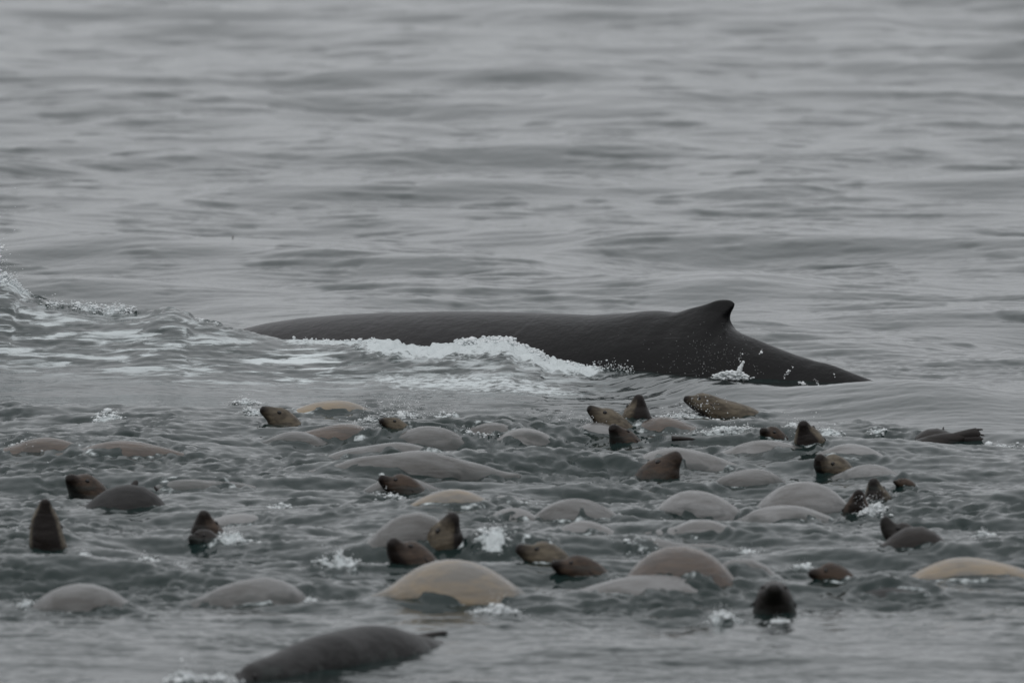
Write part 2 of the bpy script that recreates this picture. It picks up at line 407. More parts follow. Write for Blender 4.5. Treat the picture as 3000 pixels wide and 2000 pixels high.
def whale_mat():
    m, t = newmat('whale_skin')
    N = NB(t)
    tc = N.n('ShaderNodeTexCoord').outputs['Object']
    sp = N.n('ShaderNodeSeparateXYZ', {0: tc})
    n1 = N.n('ShaderNodeTexNoise', {'Vector': tc, 'Scale': 3.5, 'Detail': 6.0, 'Roughness': .65}).outputs[0]
    lf = N.n('ShaderNodeMapRange', {0: sp.outputs[0], 1: 1.4, 2: -2.5}, interpolation_type='SMOOTHSTEP').outputs[0]
    c = N.n('ShaderNodeMix', {0: lf, 6: (.0030, .0029, .0032, 1), 7: (.026, .0248, .026, 1)}, data_type='RGBA').outputs[2]  # sky reflection on the broad left back painted in as paler base colour
    k = N.n('ShaderNodeMapRange', {0: n1, 1: .3, 2: .7, 3: .78, 4: 1.28}).outputs[0]
    c = N.n('ShaderNodeVectorMath', {0: c, 'Scale': k}, operation='SCALE').outputs[0]
    # pale freckles towards the tail, and rake scars
    vo = N.n('ShaderNodeTexVoronoi', {'Vector': tc, 'Scale': 22.0, 'Randomness': 1.0}, feature='F1')
    fr = N.n('ShaderNodeMapRange', {0: vo.outputs['Distance'], 1: .17, 2: .07}).outputs[0]
    n5 = N.n('ShaderNodeTexNoise', {'Vector': tc, 'Scale': 1.6, 'Detail': 3.0}).outputs[0]
    fr = N.math('MULTIPLY', fr, N.n('ShaderNodeMapRange', {0: n5, 1: .45, 2: .65}).outputs[0])
    fr = N.math('MULTIPLY', fr, N.n('ShaderNodeMapRange', {0: sp.outputs[0], 1: .2, 2: 1.6}).outputs[0])
    # one long scar slanting across the back
    line = N.math('ABSOLUTE', N.math('ADD', N.math('SUBTRACT', sp.outputs[0], .35), N.math('MULTIPLY', N.math('SUBTRACT', sp.outputs[2], .65), -1.4)))
    sc_ = N.n('ShaderNodeMapRange', {0: line, 1: .03, 2: .0}).outputs[0]
    rk = N.n('ShaderNodeMapping', {'Vector': tc, 'Rotation': (0, .5, 0), 'Scale': (2, 6, 26)})
    n6 = N.n('ShaderNodeTexNoise', {'Vector': rk.outputs[0], 'Scale': 1.0, 'Detail': 3.0, 'Distortion': .4}).outputs[0]
    rr = N.n('ShaderNodeMapRange', {0: n6, 1: .69, 2: .74}).outputs[0]
    mk = N.math('ADD', N.math('MULTIPLY', fr, .14), N.math('ADD', N.math('MULTIPLY', sc_, .13), N.math('MULTIPLY', rr, .15)))
    c = N.n('ShaderNodeMix', {0: mk, 6: c, 7: (.16, .16, .165, 1)}, data_type='RGBA').outputs[2]
    n2 = N.n('ShaderNodeTexNoise', {'Vector': tc, 'Scale': 5.0, 'Detail': 6.0, 'Roughness': .6}).outputs[0]
    h = N.math('SUBTRACT', n2, N.math('MULTIPLY', rr, .35))
    b = N.n('ShaderNodeBump', {'Height': h, 'Strength': .8, 'Distance': .035})
    s = N.n('ShaderNodeBsdfPrincipled', {'Base Color': c, 'Roughness': .36, 'IOR': 1.24, 'Coat Weight': .12, 'Coat Roughness': .14, 'Coat IOR': 1.33, 'Normal': b.outputs[0]})
    N.n('ShaderNodeOutputMaterial', {0: s.outputs[0]})
    return m
M['whale'] = whale_mat()

# ------------------------------------------------------------------ mesh helpers
def mesh_obj(name, co, faces, mat, parent=None, attrs=None, smooth=True):
    me = bpy.data.meshes.new(name)
    co = np.asarray(co, np.float32)
    if isinstance(faces, np.ndarray):
        nf, k = faces.shape
        me.vertices.add(len(co)); me.vertices.foreach_set('co', co.ravel())
        me.loops.add(nf * k); me.loops.foreach_set('vertex_index', faces.astype(np.int32).ravel())
        me.polygons.add(nf); me.polygons.foreach_set('loop_start', np.arange(0, nf * k, k, dtype=np.int32))
        me.update(calc_edges=True)
    else:
        me.from_pydata([tuple(map(float, c)) for c in co], [], faces)
        me.update()
    for a, vals in (attrs or {}).items():
        at = me.attributes.new(a, 'FLOAT', 'POINT')
        at.data.foreach_set('value', np.asarray(vals, np.float32).ravel())
    if smooth:
        me.polygons.foreach_set('use_smooth', np.ones(len(me.polygons), bool))
    me.materials.append(mat)
    o = bpy.data.objects.new(name, me)
    COL.objects.link(o)
    if parent is not None:
        o.parent = parent
    return o
def thing(name, label, cat, loc, group=None):
    e = bpy.data.objects.new(name, None)
    e.empty_display_size = .2
    e.location = loc
    COL.objects.link(e)
    e['label'] = label; e['category'] = cat
    if group: e['group'] = group
    return e

def grid_faces(nr, ncol, wrap=False):
    i = np.arange(nr - 1)[:, None]; j = np.arange(ncol if wrap else ncol - 1)[None, :]
    j2 = (j + 1) % ncol
    return np.stack([i * ncol + j, i * ncol + j2, (i + 1) * ncol + j2, (i + 1) * ncol + j], -1).reshape(-1, 4)

# ------------------------------------------------------------------ the sea
def build_sea():
    rows = [-60, -20, 0, 20, 40, 55, 65, 75, 82, 86, 88.5]
    d = 89.0
    while d < 560:
        rows.append(d)
        q = .50 if d < 165 else min(.9, .50 + (d - 165) / 100)
        d += d * d / (FPX * CAM_H) * 2.93 * q
    while d < 30000:
        rows.append(d); d *= 1.12
    rows = np.array(rows)
    lim = 1500 * 1.32 / FPX
    t = np.linspace(-lim, lim, 690)
    o = lim * np.array([1.02, 1.06, 1.12, 1.25, 1.5, 2, 3, 5, 9, 18, 40])
    t = np.concatenate([-o[::-1], t, o])
    X = t[None, :] * np.maximum(rows, 60)[:, None]
    Y = np.repeat(rows[:, None], len(t), 1)
    fx, fy = X.ravel(), Y.ravel()
    x2, y2, z, foam, streak = water(fx, fy, True)
    fade = sstep(14000, 900, np.abs(fy)) * sstep(2.6, 1.6, np.abs(fx) / (np.maximum(fy, 60) * lim)) 
    outer = fy < 87
    fade = np.where(outer, 0, fade)
    z = z * fade
    x2 = fx + (x2 - fx) * fade; y2 = fy + (y2 - fy) * fade
    o = mesh_obj('sea', np.stack([x2, y2, z], 1), grid_faces(len(rows), len(t)), M_WATER, attrs={'foam': foam, 'streak': streak})
    o['kind'] = 'structure'
    print('sea', len(rows), len(t))

# ------------------------------------------------------------------ the whale
def build_whale():
    R = np.array([(640, 985), (700, 966), (785, 946), (878, 932), (997, 922), (1125, 916), (1295, 912.5), (1465, 914), (1600, 918), (1726, 922.5),
         (1810, 915), (1850, 908), (1890, 902), (1927, 900.5), (1974, 905), (2015, 902), (2044, 898), (2068, 891), (2082, 886), (2096, 881), (2110, 878.5), (2124, 878),
         (2135, 879), (2145, 883), (2152, 890), (2150, 899), (2145, 907), (2140, 917), (2137, 930), (2136, 944), (2143, 960), (2161, 974), (2208, 992),
         (2269, 1017), (2325, 1038), (2386, 1057), (2415, 1063), (2442, 1071), (2489, 1090), (2526, 1104), (2563, 1118), (2610, 1140)], float)
    def PX(px, py):
        D = 126.0
        for _ in range(4):
            x = (px - 1500) / scl(D)
            D = float(axis_D(x))
        return P(px, py, D)
    ridge = [PX(a, b) for a, b in R]
    # body crest without the fin: photo x -> photo y
    body = np.array([(640, 985), (700, 966), (785, 946), (878, 932), (997, 922), (1125, 916), (1295, 912.5), (1465, 914), (1600, 918), (1726, 923),
        (1810, 919), (1890, 914), (1960, 917), (2044, 928), (2096, 944), (2143, 964), (2161, 974), (2208, 992),
        (2269, 1017), (2325, 1038), (2386, 1057), (2415, 1063), (2442, 1071), (2489, 1090), (2526, 1104), (2563, 1118), (2610, 1140)], float)
    # stations: head part under water, ridge stations, tail part
    st = []   # (bodyTop Vector, ridge Vector, W, H)
    Wt = np.array([(640, 1.05), (800, 1.2), (1100, 1.32), (1400, 1.30), (1700, 1.18), (1900, 1.02), (2100, .80), (2300, .55), (2450, .40), (2610, .28)])
    Ht = np.array([(640, 1.0), (800, 1.15), (1100, 1.3), (1500, 1.3), (1800, 1.2), (2100, .98), (2300, .76), (2450, .58), (2610, .42)])
    # densify the ridge polyline (Catmull-Rom on pixels) and give each ridge sample a monotone body px
    bpx = []
    n = len(R)
    base = R[:, 0].copy()
    # fin overhang: spread body stations evenly through the fin
    i0 = int(np.where(R[:, 0] == 1974)[0][0]); i1 = int(np.where(R[:, 0] == 2161)[0][0])
    seg = np.hypot(np.diff(R[i0:i1 + 1, 0]), np.diff(R[i0:i1 + 1, 1]))
    cs = np.concatenate([[0], np.cumsum(seg)]) / seg.sum()
    base[i0:i1 + 1] = 1974 + (2161 - 1974) * cs
    for k in range(len(R)):
        if 2200 < R[k, 0] < 2550:
            R[k, 1] += 2.0 * math.sin(R[k, 0] / 8.0)
    def cr(A, t):
        i = min(int(t), len(A) - 2); f = t - i
        p0, p1, p2, p3 = A[max(i - 1, 0)], A[i], A[i + 1], A[min(i + 2, len(A) - 1)]
        return .5 * ((2 * p1) + (-p0 + p2) * f + (2 * p0 - 5 * p1 + 4 * p2 - p3) * f * f + (-p0 + 3 * p1 - 3 * p2 + p3) * f ** 3)
    Q = np.stack([R[:, 0], R[:, 1], base], 1)
    smp = [cr(Q, t) for t in np.linspace(0, n - 1, (n - 1) * 6 + 1)]
    dirv = Vector((AX1[0] - AX0[0], AX1[1] - AX0[1], 0)).normalized()
    side = Vector((dirv.y, -dirv.x, 0))      # towards the camera
    for q in smp:
        bt = PX(q[2], float(np.interp(q[2], body[:, 0], body[:, 1])))
        rg = PX(q[0], q[1])
        W = float(np.interp(q[2], Wt[:, 0], Wt[:, 1])); H = float(np.interp(q[2], Ht[:, 0], Ht[:, 1]))
        st.append((bt, rg, W, H))
    # head, sinking to the left
    h = st[0]; pre = []
    for d, dz, W, H in [(3.9, -1.35, .12, .12), (3.7, -1.3, .35, .35), (3.2, -1.15, .62, .6), (2.5, -.85, .85, .85), (1.7, -.55, .98, .95), (.9, -.27, 1.03, 1.0), (.4, -.11, 1.05, 1.0)]:
        p = h[0] - dirv * d + Vector((0, 0, dz)); pre.append((p, p, W, H))
    post = []
    h = st[-1]
    for d, dz, W, H in [(.4, -.22, .24, .36), (.9, -.50, .20, .30), (1.4, -.72, .22, .22), (1.7, -.82, .7, .14), (2.0, -.9, 1.3, .10), (2.3, -.96, 1.7, .07), (2.6, -1.0, 1.9, .05), (2.7, -1.02, 1.5, .03), (2.72, -1.02, .1, .01)]:
        p = h[0] + dirv * d + Vector((0, 0, dz)); post.append((p, p, W, H))
    st = pre + st + post
    NA = 96
    angs = []
    co = []
    r2 = random.Random(4)
    for k, (bt, rg, W, H) in enumerate(st):
        finh = (rg - bt)
        fh = max(finh.length if finh.z > 0 else 0, 0)
        c = bt - Vector((0, 0, H))
        ring = []
        for j in range(NA):
            a = 2 * math.pi * j / NA           # 0 = top
            sa, ca = math.sin(a), math.cos(a)
            ex = float(np.interp(W, [.6, 1.25], [.84, 1.0]))
            sx = math.copysign(abs(sa) ** (1 / ex if ca > 0 else 1), sa)
            p = c + side * (W * sx) + Vector((0, 0, H * ca))
            ring.append(p)
        # blade of the fin: the verts next to the crest climb to the ridge
        NB_ = 13
        for j in list(range(-NB_, NB_ + 1)):
            u = 1 - abs(j) / (NB_ + .5)       # 1 at the crest
            hh = u ** .8
            th = (.105 * (1 - hh) ** .75 + .012) * min(1, W) * 1.0
            tgt = bt.lerp(rg, hh) + side * (math.copysign(th if j else 0, j) * (1 + .8 * (1 - hh)))
            p0 = ring[j % NA]
            mxw = float(sstep(0, .14, fh))
            ww = mxw * (1 - (1 - u) ** 2) ** .5 if fh > .005 else 0
            ww = mxw * sstep(0.0, .35, u) if fh > .005 else 0
            ring[j % NA] = p0.lerp(tgt, float(ww))
        for p in ring:
            co.append(p)
    org = Vector((0, axis_D(0), 0))
    e = thing('humpback_whale', 'dark humpback whale surfacing with arched back and small hooked dorsal fin', 'whale', org)
    co = np.array([(p - org)[:] for p in co])
    # knobs along the tail stock
    faces = grid_faces(len(st), NA, True)
    f = [tuple(q) for q in faces.tolist()]
    f.append(tuple(range(NA))[::-1]); f.append(tuple((len(st) - 1) * NA + i for i in range(NA)))
    o = mesh_obj('body', co, f, M['whale'], e)
    return e
build_whale()

# ------------------------------------------------------------------ sea lions
ST = np.array([
 # t     half width, top, bottom
 (0.000, .010, .010, .010), (0.010, .028, .023, .028), (0.035, .040, .033, .040), (0.070, .050, .042, .052), (0.105, .061, .054, .064),
 (0.135, .074, .073, .073), (0.175, .090, .094, .084), (0.22, .102, .105, .096), (0.28, .113, .112, .115), (0.36, .127, .120, .138),
 (0.48, .148, .135, .160), (0.62, .160, .150, .172), (0.80, .205, .190, .205), (1.00, .230, .215, .225), (1.25, .225, .205, .215),
 (1.50, .180, .165, .175), (1.75, .120, .115, .120), (1.92, .075, .070, .075), (2.02, .055, .045, .045), (2.06, .02, .02, .02)])
_tg = np.linspace(0, 2.06, 413)
_pr = [None]
for _c in (1, 2, 3):
    _a = np.interp(_tg, ST[:, 0], ST[:, _c])
    _kk = np.exp(-np.linspace(-2, 2, 49) ** 2); _kk /= _kk.sum()
    _b = np.convolve(np.pad(_a, 24, 'edge'), _kk, 'valid')
    _w = sstep(.35, .6, _tg) * sstep(2.06, 1.95, _tg)
    _pr.append(_a * (1 - _w) + _b * _w)
def prof(t, c):
    return float(np.interp(t, _tg, _pr[c]))
TT = np.array([0, .004, .01, .02, .035, .05, .07, .09, .105, .12, .135, .155, .175, .2, .225, .25, .28, .32, .36, .42] + [.46 + .035 * q for q in range(43)] + [1.97, 2.02, 2.06])
def crv(pts, n=16):
    out = []
    for i in range(len(pts) - 1):
        p0, p1, p2, p3 = pts[max(i - 1, 0)], pts[i], pts[i + 1], pts[min(i + 2, len(pts) - 1)]
        for k in range(n):
            f = k / n
            out.append(.5 * ((2 * p1) + (p2 - p0) * f + (2 * p0 - 5 * p1 + 4 * p2 - p3) * f * f + (3 * p1 - p0 - 3 * p2 + p3) * f ** 3))
    out.append(pts[-1])
    return out
def path_at(pts, arcs):
    d = [0]
    for a, b in zip(pts, pts[1:]):
        d.append(d[-1] + (b - a).length)
    res = []
    for s in arcs:
        if s >= d[-1]:
            t = (pts[-1] - pts[-2]).normalized()
            res.append(pts[-1] + t * (s - d[-1])); continue
        i = int(np.searchsorted(d, s, side='right')) - 1
        i = min(i, len(pts) - 2)
        f = (s - d[i]) / max(d[i + 1] - d[i], 1e-9)
        res.append(pts[i].lerp(pts[i + 1], f))
    return res

def blade(name, root, tip, width, thick, up, mat, parent, org, taper=.45, n=9):
    """a flat flipper, rounded in section"""
    ax = (tip - root)
    t = ax.normalized()
    upv = (up - t * up.dot(t)).normalized()
    w = t.cross(upv)
    co = []; N = 10
    for i in range(n):
        f = i / (n - 1)
        ww = width * (1 - (1 - taper) * f) * (1 if f < .85 else max(.12, math.sqrt(max(0, 1 - ((f - .85) / .15) ** 2))))
        tt = thick * (1 - .7 * f)
        c = root + ax * f + w * (-.25 * width * f * f) 
        for j in range(N):
            a = 2 * math.pi * j / N
            co.append((c + w * (ww * math.cos(a)) + upv * (tt * math.sin(a)) - org)[:])
    f = [tuple(q) for q in grid_faces(n, N, True).tolist()]
    f.append(tuple(range(N))[::-1]); f.append(tuple((n - 1) * N + i for i in range(N)))
    return mesh_obj(name, co, f, mat, parent)

def ellipsoid(name, c, axes, mat, parent, org, seg=10):
    co = []; a, b, d = axes
    for i in range(seg // 2 + 1):
        ph = math.pi * i / (seg // 2)
        for j in range(seg):
            th = 2 * math.pi * j / seg
            p = c + a * (math.sin(ph) * math.cos(th)) + b * (math.sin(ph) * math.sin(th)) + d * math.cos(ph) - org
            co.append(p[:])
    return mesh_obj(name, co, [tuple(q) for q in grid_faces(seg // 2 + 1, seg, True).tolist()], mat, parent)

def hash_label(t):
    return sum((i + 3) * ord(c) for i, c in enumerate(t))
GROUP = 'sea lions crowded together at the surface'
def sea_lion(label, ctrl, S, dors, mat, head=True, wide=1.15, throat=.7, muzzle=.9, fat=1.0, flippers=()):
    pts = crv(ctrl, 20 if len(ctrl) < 16 else 8)
    pos = path_at(pts, [t * S for t in TT])
    org = Vector((ctrl[len(ctrl) // 2].x, ctrl[len(ctrl) // 2].y, 0))
    e = thing('sea_lion', label, 'sea lion', org, GROUP)
    seed = (hash_label(label) % 628) / 100
    co = []; dark = []
    N = 22
    U = Vector(dors)
    fr = []
    for i, p in enumerate(pos):
        a = pos[max(i - 1, 0)]; b = pos[min(i + 1, len(pos) - 1)]
        t = (b - a).normalized()
        U = (U - t * U.dot(t)).normalized()
        fr.append((p, t, U.copy(), t.cross(U)))
    for (p, t, U, R_), tt in zip(fr, TT):
        w = float(prof(tt, 1)) * S; tp = float(prof(tt, 2)) * S; bt = float(prof(tt, 3)) * S
        if head:
            wd = wide if tt < .5 else wide + (fat - wide) * min(1, (tt - .5) / .5)
            w *= wd; tp *= wd; bt *= wd
        elif tt > .4: w *= fat; tp *= fat; bt *= fat
        for j in range(N):
            a = 2 * math.pi * j / N
            ca, sa = math.cos(a), math.sin(a)
            lump = 1 + (.05 * math.sin(tt * 7.3 + seed) + .03 * math.sin(tt * 13 + 2.1 * seed + a)) * min(1, tt / .5)
            q = p + R_ * (w * ca * lump) + U * ((tp if sa > 0 else bt) * sa * lump)
            # brow ridge and cheek
            if .12 < tt < .2 and sa > .3: q = q + U * (.006 * S * (1 - abs(ca)))
            if .05 < tt < .12 and abs(ca) > .5: q = q - U * (.004 * S)
            co.append((q - org)[:])
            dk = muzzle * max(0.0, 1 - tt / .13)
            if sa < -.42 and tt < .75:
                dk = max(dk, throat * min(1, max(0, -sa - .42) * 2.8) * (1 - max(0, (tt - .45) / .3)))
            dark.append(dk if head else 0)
    f = [tuple(q) for q in grid_faces(len(pos), N, True).tolist()]
    f.append(tuple(range(N))[::-1]); f.append(tuple((len(pos) - 1) * N + i for i in range(N)))
    mesh_obj('body', co, f, M[mat], e, attrs={'dark': dark})
    if head:
        def at(tt):
            i = int(np.argmin(abs(TT - tt)))
            w = float(prof(TT[i], 1)) * S; tp = float(prof(TT[i], 2)) * S
            w *= wide; tp *= wide
            return fr[i], w, tp
        (p, t, U, R_), w, tp = at(.14)
        for s in (-1, 1):
            c = p + R_ * (s * w * .84) + U * (tp * .48)
            r = .0165 * S * wide ** .5
            ellipsoid('eye', c, (t * r * 1.15, U * r, R_ * r * .8), M['eye'], e, org)
        (p, t, U, R_), w, tp = at(.25)
        for s in (-1, 1):
            root = p + R_ * (s * w * .93) + U * (tp * .2)
            tip = root + (t * .8 + R_ * (s * .55) - U * .15).normalized() * (.050 * S * wide)
            blade('ear', root - R_ * (s * .01 * S), tip, .012 * S * wide, .008 * S, U, M['nose'], e, org, taper=.3, n=6)
        (p, t, U, R_), w, tp = at(.01)
        ellipsoid('nose', p + t * .006 * S + U * (.010 * S), (t * .016 * S, R_ * .022 * S * wide, U * .017 * S * wide), M['nose'], e, org)
    for (rt, tip, wd) in flippers:
        blade('flipper', rt, tip, wd, .018, Vector((.2, 1, .1)), M['flip'], e, org, taper=.35)
    return e

def lion_head(label, nose, skull, neck, S=1.1, dz=0.0, dsk=None, bdir=(1, .3), dors=(0, 0, 1), mat='head', dist=None, **k):
    """nose, skull (middle of the crown) and neck (where it leaves the water): photo positions"""
    x, D, z = hit(neck[0], neck[1])
    D += .10
    SKIRT.append((x, D, .15 * S, .2, .016, .6))
    if dist is not None: D = dist
    C = P(neck[0], neck[1], D)
    C.z = wz(C.x, C.y) - .02
    Nn = P(nose[0], nose[1], D + dz)
    Sk = P(skull[0], skull[1], D + (dz * .45 if dsk is None else dsk))
    b = Vector((bdir[0], bdir[1], 0)).normalized()
    C1 = C + b * .22 * S + Vector((0, 0, -.26 * S))
    C2 = C + b * .65 * S + Vector((0, 0, -.52 * S))
    C3 = C2 + b * 1.4 * S + Vector((0, 0, -.1))
    return sea_lion(label, [Nn, Sk, C, C1, C2, C3], S, dors, mat, **k)

def lion_back(label, x0, x1, ytop, ybase, mat='grey', S=1.1, face=-1, yaw=0.0, skew=0.0, fat=1.0, tz=.98, pw=2.0, flippers=(), dd=.12):
    """only the arched back shows: x0..x1 of the hump, its top and its waterline"""
    xm = .5 * (x0 + x1)
    x, D, z = hit(xm, ybase)
    D += dd + .05
    s = scl(D)
    zw = wz((xm - 1500) / s, D)
    top = P(xm, ytop, D).z
    H = top - zw
    SKIRT.append((((xm - 1500) / s), D - .05, (x1 - x0) / s * .55, .26 * S, min(.075, H * (.08 if mat == 'dark' else .36)), .5))
    L = (x1 - x0) / s / 2
    cx = (xm - 1500) / s
    ax = Vector((math.cos(yaw), math.sin(yaw), 0)) * face   # towards the head
    ctrl = []
    # walk from the nose to the tail
    for t in [0, .12, .28, .42] + [.5 + .05 * q for q in range(24)] + [1.75, 1.9, 2.1]:
        xp = (tz - t) * S            # + towards the head
        u = abs(xp) * math.cos(yaw) / L
        uu = u * (1 - skew * math.copysign(1, xp) * face)
        e1 = math.exp(-1.3)
        zt = H * (math.exp(-1.3 * uu * uu) - e1) / (1 - e1) if uu < 1 else -H * 1.1 * (uu - 1)
        zt = max(zt, -.42 - .06 * uu)
        r = float(prof(t, 2)) * S * (fat if t > .4 else 1)
        ctrl.append(Vector((cx, D, 0)) + ax * xp + Vector((0, 0, zw + zt - r)))
    return sea_lion(label, ctrl, S * 1.0, (0, 0, 1), mat, head=False, fat=fat, flippers=flippers)

AW = (0, 1, 0)      # dorsal side away from the camera: the throat shows
NEAR = (0, -1, 0)
LEFTB, RIGHTB = (-1, .3), (1, .3)

# --- far row, left to right
lion_head('tan sea lion head in profile, dark eye, bubbles at snout, left end of far row', (763, 1197), (800, 1214), (830, 1248), S=1.25, dz=-.05, bdir=(1, .25), throat=.5)
lion_back('tan brown back arching just behind the leftmost head of the far row', 838, 1120, 1172, 1213, 'tan', S=1.15, face=1, skew=-.25, yaw=.15)
lion_back('low brown back with spray at its right end, between grey hump and far tan back', 900, 1095, 1244, 1280, 'brown', S=1.1, face=1)
lion_head('small dark sea lion face looking left out of spray above a round grey hump', (1112, 1232), (1140, 1240), (1172, 1266), S=.95, dz=-.1, bdir=(1, .4), mat='head')
lion_back('grey hump with a white foam streak across it, below the leftmost far head', 778, 958, 1263, 1306, 'grey', S=1.1, face=-1)
lion_back('round steel grey hump with a foam fleck, right of the brown back in spray', 1142, 1342, 1246, 1312, 'grey', S=1.2, face=-1, skew=.15)
lion_back('low grey back just behind the longest smooth pale back at centre left', 985, 1300, 1293, 1335, 'grey', S=1.2, face=1, yaw=.1)
lion_back('long smooth pale grey back below the round steel grey hump', 1010, 1405, 1318, 1384, 'grey', S=1.3, face=1, skew=-.1)
lion_back('faint low grey brown back behind the small neat dome at mid row', 1372, 1505, 1240, 1270, 'grey', S=1.0, face=1)
lion_back('small neat pale grey dome with dark water right beneath it', 1458, 1620, 1257, 1303, 'pale', S=1.05, face=-1)
lion_head('olive sea lion head in profile with black eye and wet chin, left of upright head', (1722, 1192), (1757, 1216), (1795, 1256), S=1.2, dz=-.05, bdir=(1, .2), throat=.6)
lion_back('pale rounded back tucked behind and left of the dark pointed head with white chin drops', 1690, 1800, 1240, 1268, 'pale', S=1.0, face=-1)
lion_head('dark pointed sea lion head, snout up, throat showing, directly below the olive profile head', (1792, 1248), (1808, 1268), (1828, 1296), S=1.1, wide=1.35, dz=-.12, bdir=(1, .5), dors=(.5, .8, .3), mat='redhead', throat=1)
lion_head('upright dark sea lion head with pointed snout speckled with drops, farthest below the whale', (1873, 1156), (1868, 1188), (1866, 1232), S=1.0, wide=1.45, dz=-.06, bdir=(.1, 1), dors=(-.6, .8, 0), throat=1)
lion_back('reddish brown back lying between the two pointed heads and the leaping sea lion', 1852, 2032, 1225, 1262, 'brown', S=1.1, face=-1, skew=.1)
def lunging():
    D = Dof(1232)
    a = [P(2004, 1166, D - .12), P(2052, 1182, D - .05), P(2110, 1206, D), P(2180, 1238, D + .05), P(2250, 1290, D + .15), P(2340, 1340, D + .3), P(2600, 1480, D + .5)]
    fl = [(P(2118, 1188, D + .1), P(2146, 1192, D + .15), .035)]
    sea_lion('sea lion lunging left with long wet neck out of the water, nearest whale tail', a, 1.02, (0, 0, 1), 'head', throat=.8, fat=.76, flippers=fl)
lunging()
lion_head('small blunt brown head between the leaping sea lion and the speckled upright head', (2234, 1258), (2246, 1270), (2268, 1290), S=1.0, dz=-.15, bdir=(1, .6), mat='redhead', dors=(.5, .5, .5))
lion_back('dark wet neck bump touching the small blunt brown head on its right side', 2262, 2298, 1263, 1290, 'dark', S=.8, face=-1)
lion_head('upright speckled sea lion head blowing drops, on the right side of the far row', (2352, 1236), (2358, 1262), (2374, 1306), S=1.0, wide=1.4, dz=-.14, bdir=(.6, 1), dors=(.1, 1, 0), throat=1)
lion_back('very low pale back in front of the small blunt brown head', 2140, 2362, 1284, 1320, 'pale', S=1.2, face=-1)

def floating_tail():
    D = Dof(1300)
    pts = [P(2250, 1460, D - .2), P(2380, 1420, D - .1), P(2500, 1380, D), P(2620, 1370, D), P(2700, 1324, D), P(2760, 1299, D), P(2802, 1286, D + .02), P(2836, 1280, D + .02)]
    L = sum((b - a).length for a, b in zip(pts, pts[1:]))
    S = L / 2.06
    e = sea_lion('sea lion hind end with raised fringed rear flippers, at the far right', pts, S, (0, 0, 1), 'dark', head=False, fat=.95)
    org = e.location
    def flp(name, root, tip, wd, th, tp):
        return blade(name, root, tip, wd, th, Vector((0, 1, 0)), M['flip'], e, org, taper=tp)
    for (a, b, c, d) in [((2788, 1279), (2872, 1266), .034, 1.9), ((2790, 1287), (2878, 1284), .032, 1.8)]:
        o = flp('hind_flipper', P(a[0], a[1], D), P(b[0], b[1], D - .03), c, .02, d)
    for (a, b) in [((2862, 1258), (2880, 1257)), ((2862, 1270), (2885, 1275)), ((2866, 1284), (2882, 1284)), ((2866, 1292), (2890, 1297))]:
        flp('toe', P(a[0], a[1], D - .02), P(b[0], b[1], D - .04), .012, .008, .6)
    # fore flipper edge and bit of the back further left
floating_tail()
lion_back('dark wet lump with a thumb like flipper tip beside the fringed rear flippers', 2705, 2782, 1257, 1290, 'dark', S=.95, face=-1,
          flippers=[(P(2762, 1275, Dof(1290)), P(2763, 1249, Dof(1290)), .018)])
# --- second row
lion_head('brown sea lion head leaning up and right in front of a broad pale hump', (1992, 1328), (1962, 1356), (1930, 1400), S=1.4, wide=1.4, dz=-.05, bdir=(-1, .5), dors=(-.6, .3, .7), mat='redhead', throat=.5, muzzle=.6)
lion_back('broad pale hump right behind the brown head that leans right', 1842, 2155, 1309, 1368, 'pale', S=1.3, face=1)
lion_head('dark snouted sea lion head with olive neck, left of two stacked pale domes', (2400, 1334), (2414, 1362), (2448, 1388), S=1.15, wide=1.35, dz=-.15, bdir=(1, .4), dors=(.7, .3, .6), throat=1)
lion_back('upper of the two pale domes right of the dark snouted head', 2412, 2580, 1300, 1342, 'pale', S=1.15, face=-1)
lion_back('lower of the two pale domes right of the dark snouted head', 2482, 2628, 1359, 1398, 'pale', S=1.1, face=-1, skew=-.1)
lion_head('tiny dark muzzle tip just breaking water right of the lower pale dome', (2618, 1410), (2638, 1416), (2660, 1432), S=.45, dz=-.1, bdir=(1, .3), mat='redhead', muzzle=.6)
lion_head('blunt upright brown head behind the splashing pair member at right', (2558, 1402), (2562, 1428), (2572, 1466), S=0.95, wide=1.35, dz=-.08, bdir=(.5, 1), dors=(.2, 1, 0), mat='head', throat=.8)
lion_head('reddish head swallowed by a white splash, left neighbour of the blunt upright one', (2518, 1436), (2514, 1462), (2512, 1500), S=0.92, wide=1.3, dz=-.1, bdir=(-.2, 1), dors=(0, 1, 0), mat='redhead', throat=.8)
lion_back('grey dome left of the broad pale back that reaches the splash', 2118, 2312, 1373, 1420, 'grey', S=1.15, face=-1, skew=-.2)
lion_back('broad pale back reaching right up to the white splash of the reddish head', 2216, 2500, 1415, 1502, 'pale', S=1.4, face=1)
lion_back('pale back with thin brown line, left of the black sea lion with raised snout', 2200, 2445, 1474, 1530, 'pale', S=1.25, face=1, skew=-.15)
lion_head('black sea lion with raised snout, a dark hump behind its neck, at right', (2590, 1512), (2608, 1548), (2652, 1590), S=1.3, dz=-.02, bdir=(1, .2), dors=(.6, 0, .8), mat='dark', throat=.2)
lion_back('smooth black shoulder hump joined behind the raised snout at right', 2630, 2755, 1532, 1590, 'dark', S=1.15, face=-1, dd=.0)
lion_back('neat grey arch alone in the middle of the right half', 1922, 2162, 1440, 1508, 'pale', S=1.25, face=-1, skew=.05)
lion_back('grey arch with dark ripple at its right end, left of the neat grey arch', 1570, 1825, 1462, 1512, 'grey', S=1.2, face=-1, skew=-.1)
lion_back('small whitish hump with foam at its left foot, above two dark snouts', 1655, 1762, 1521, 1558, 'pale', S=1.0, face=-1)
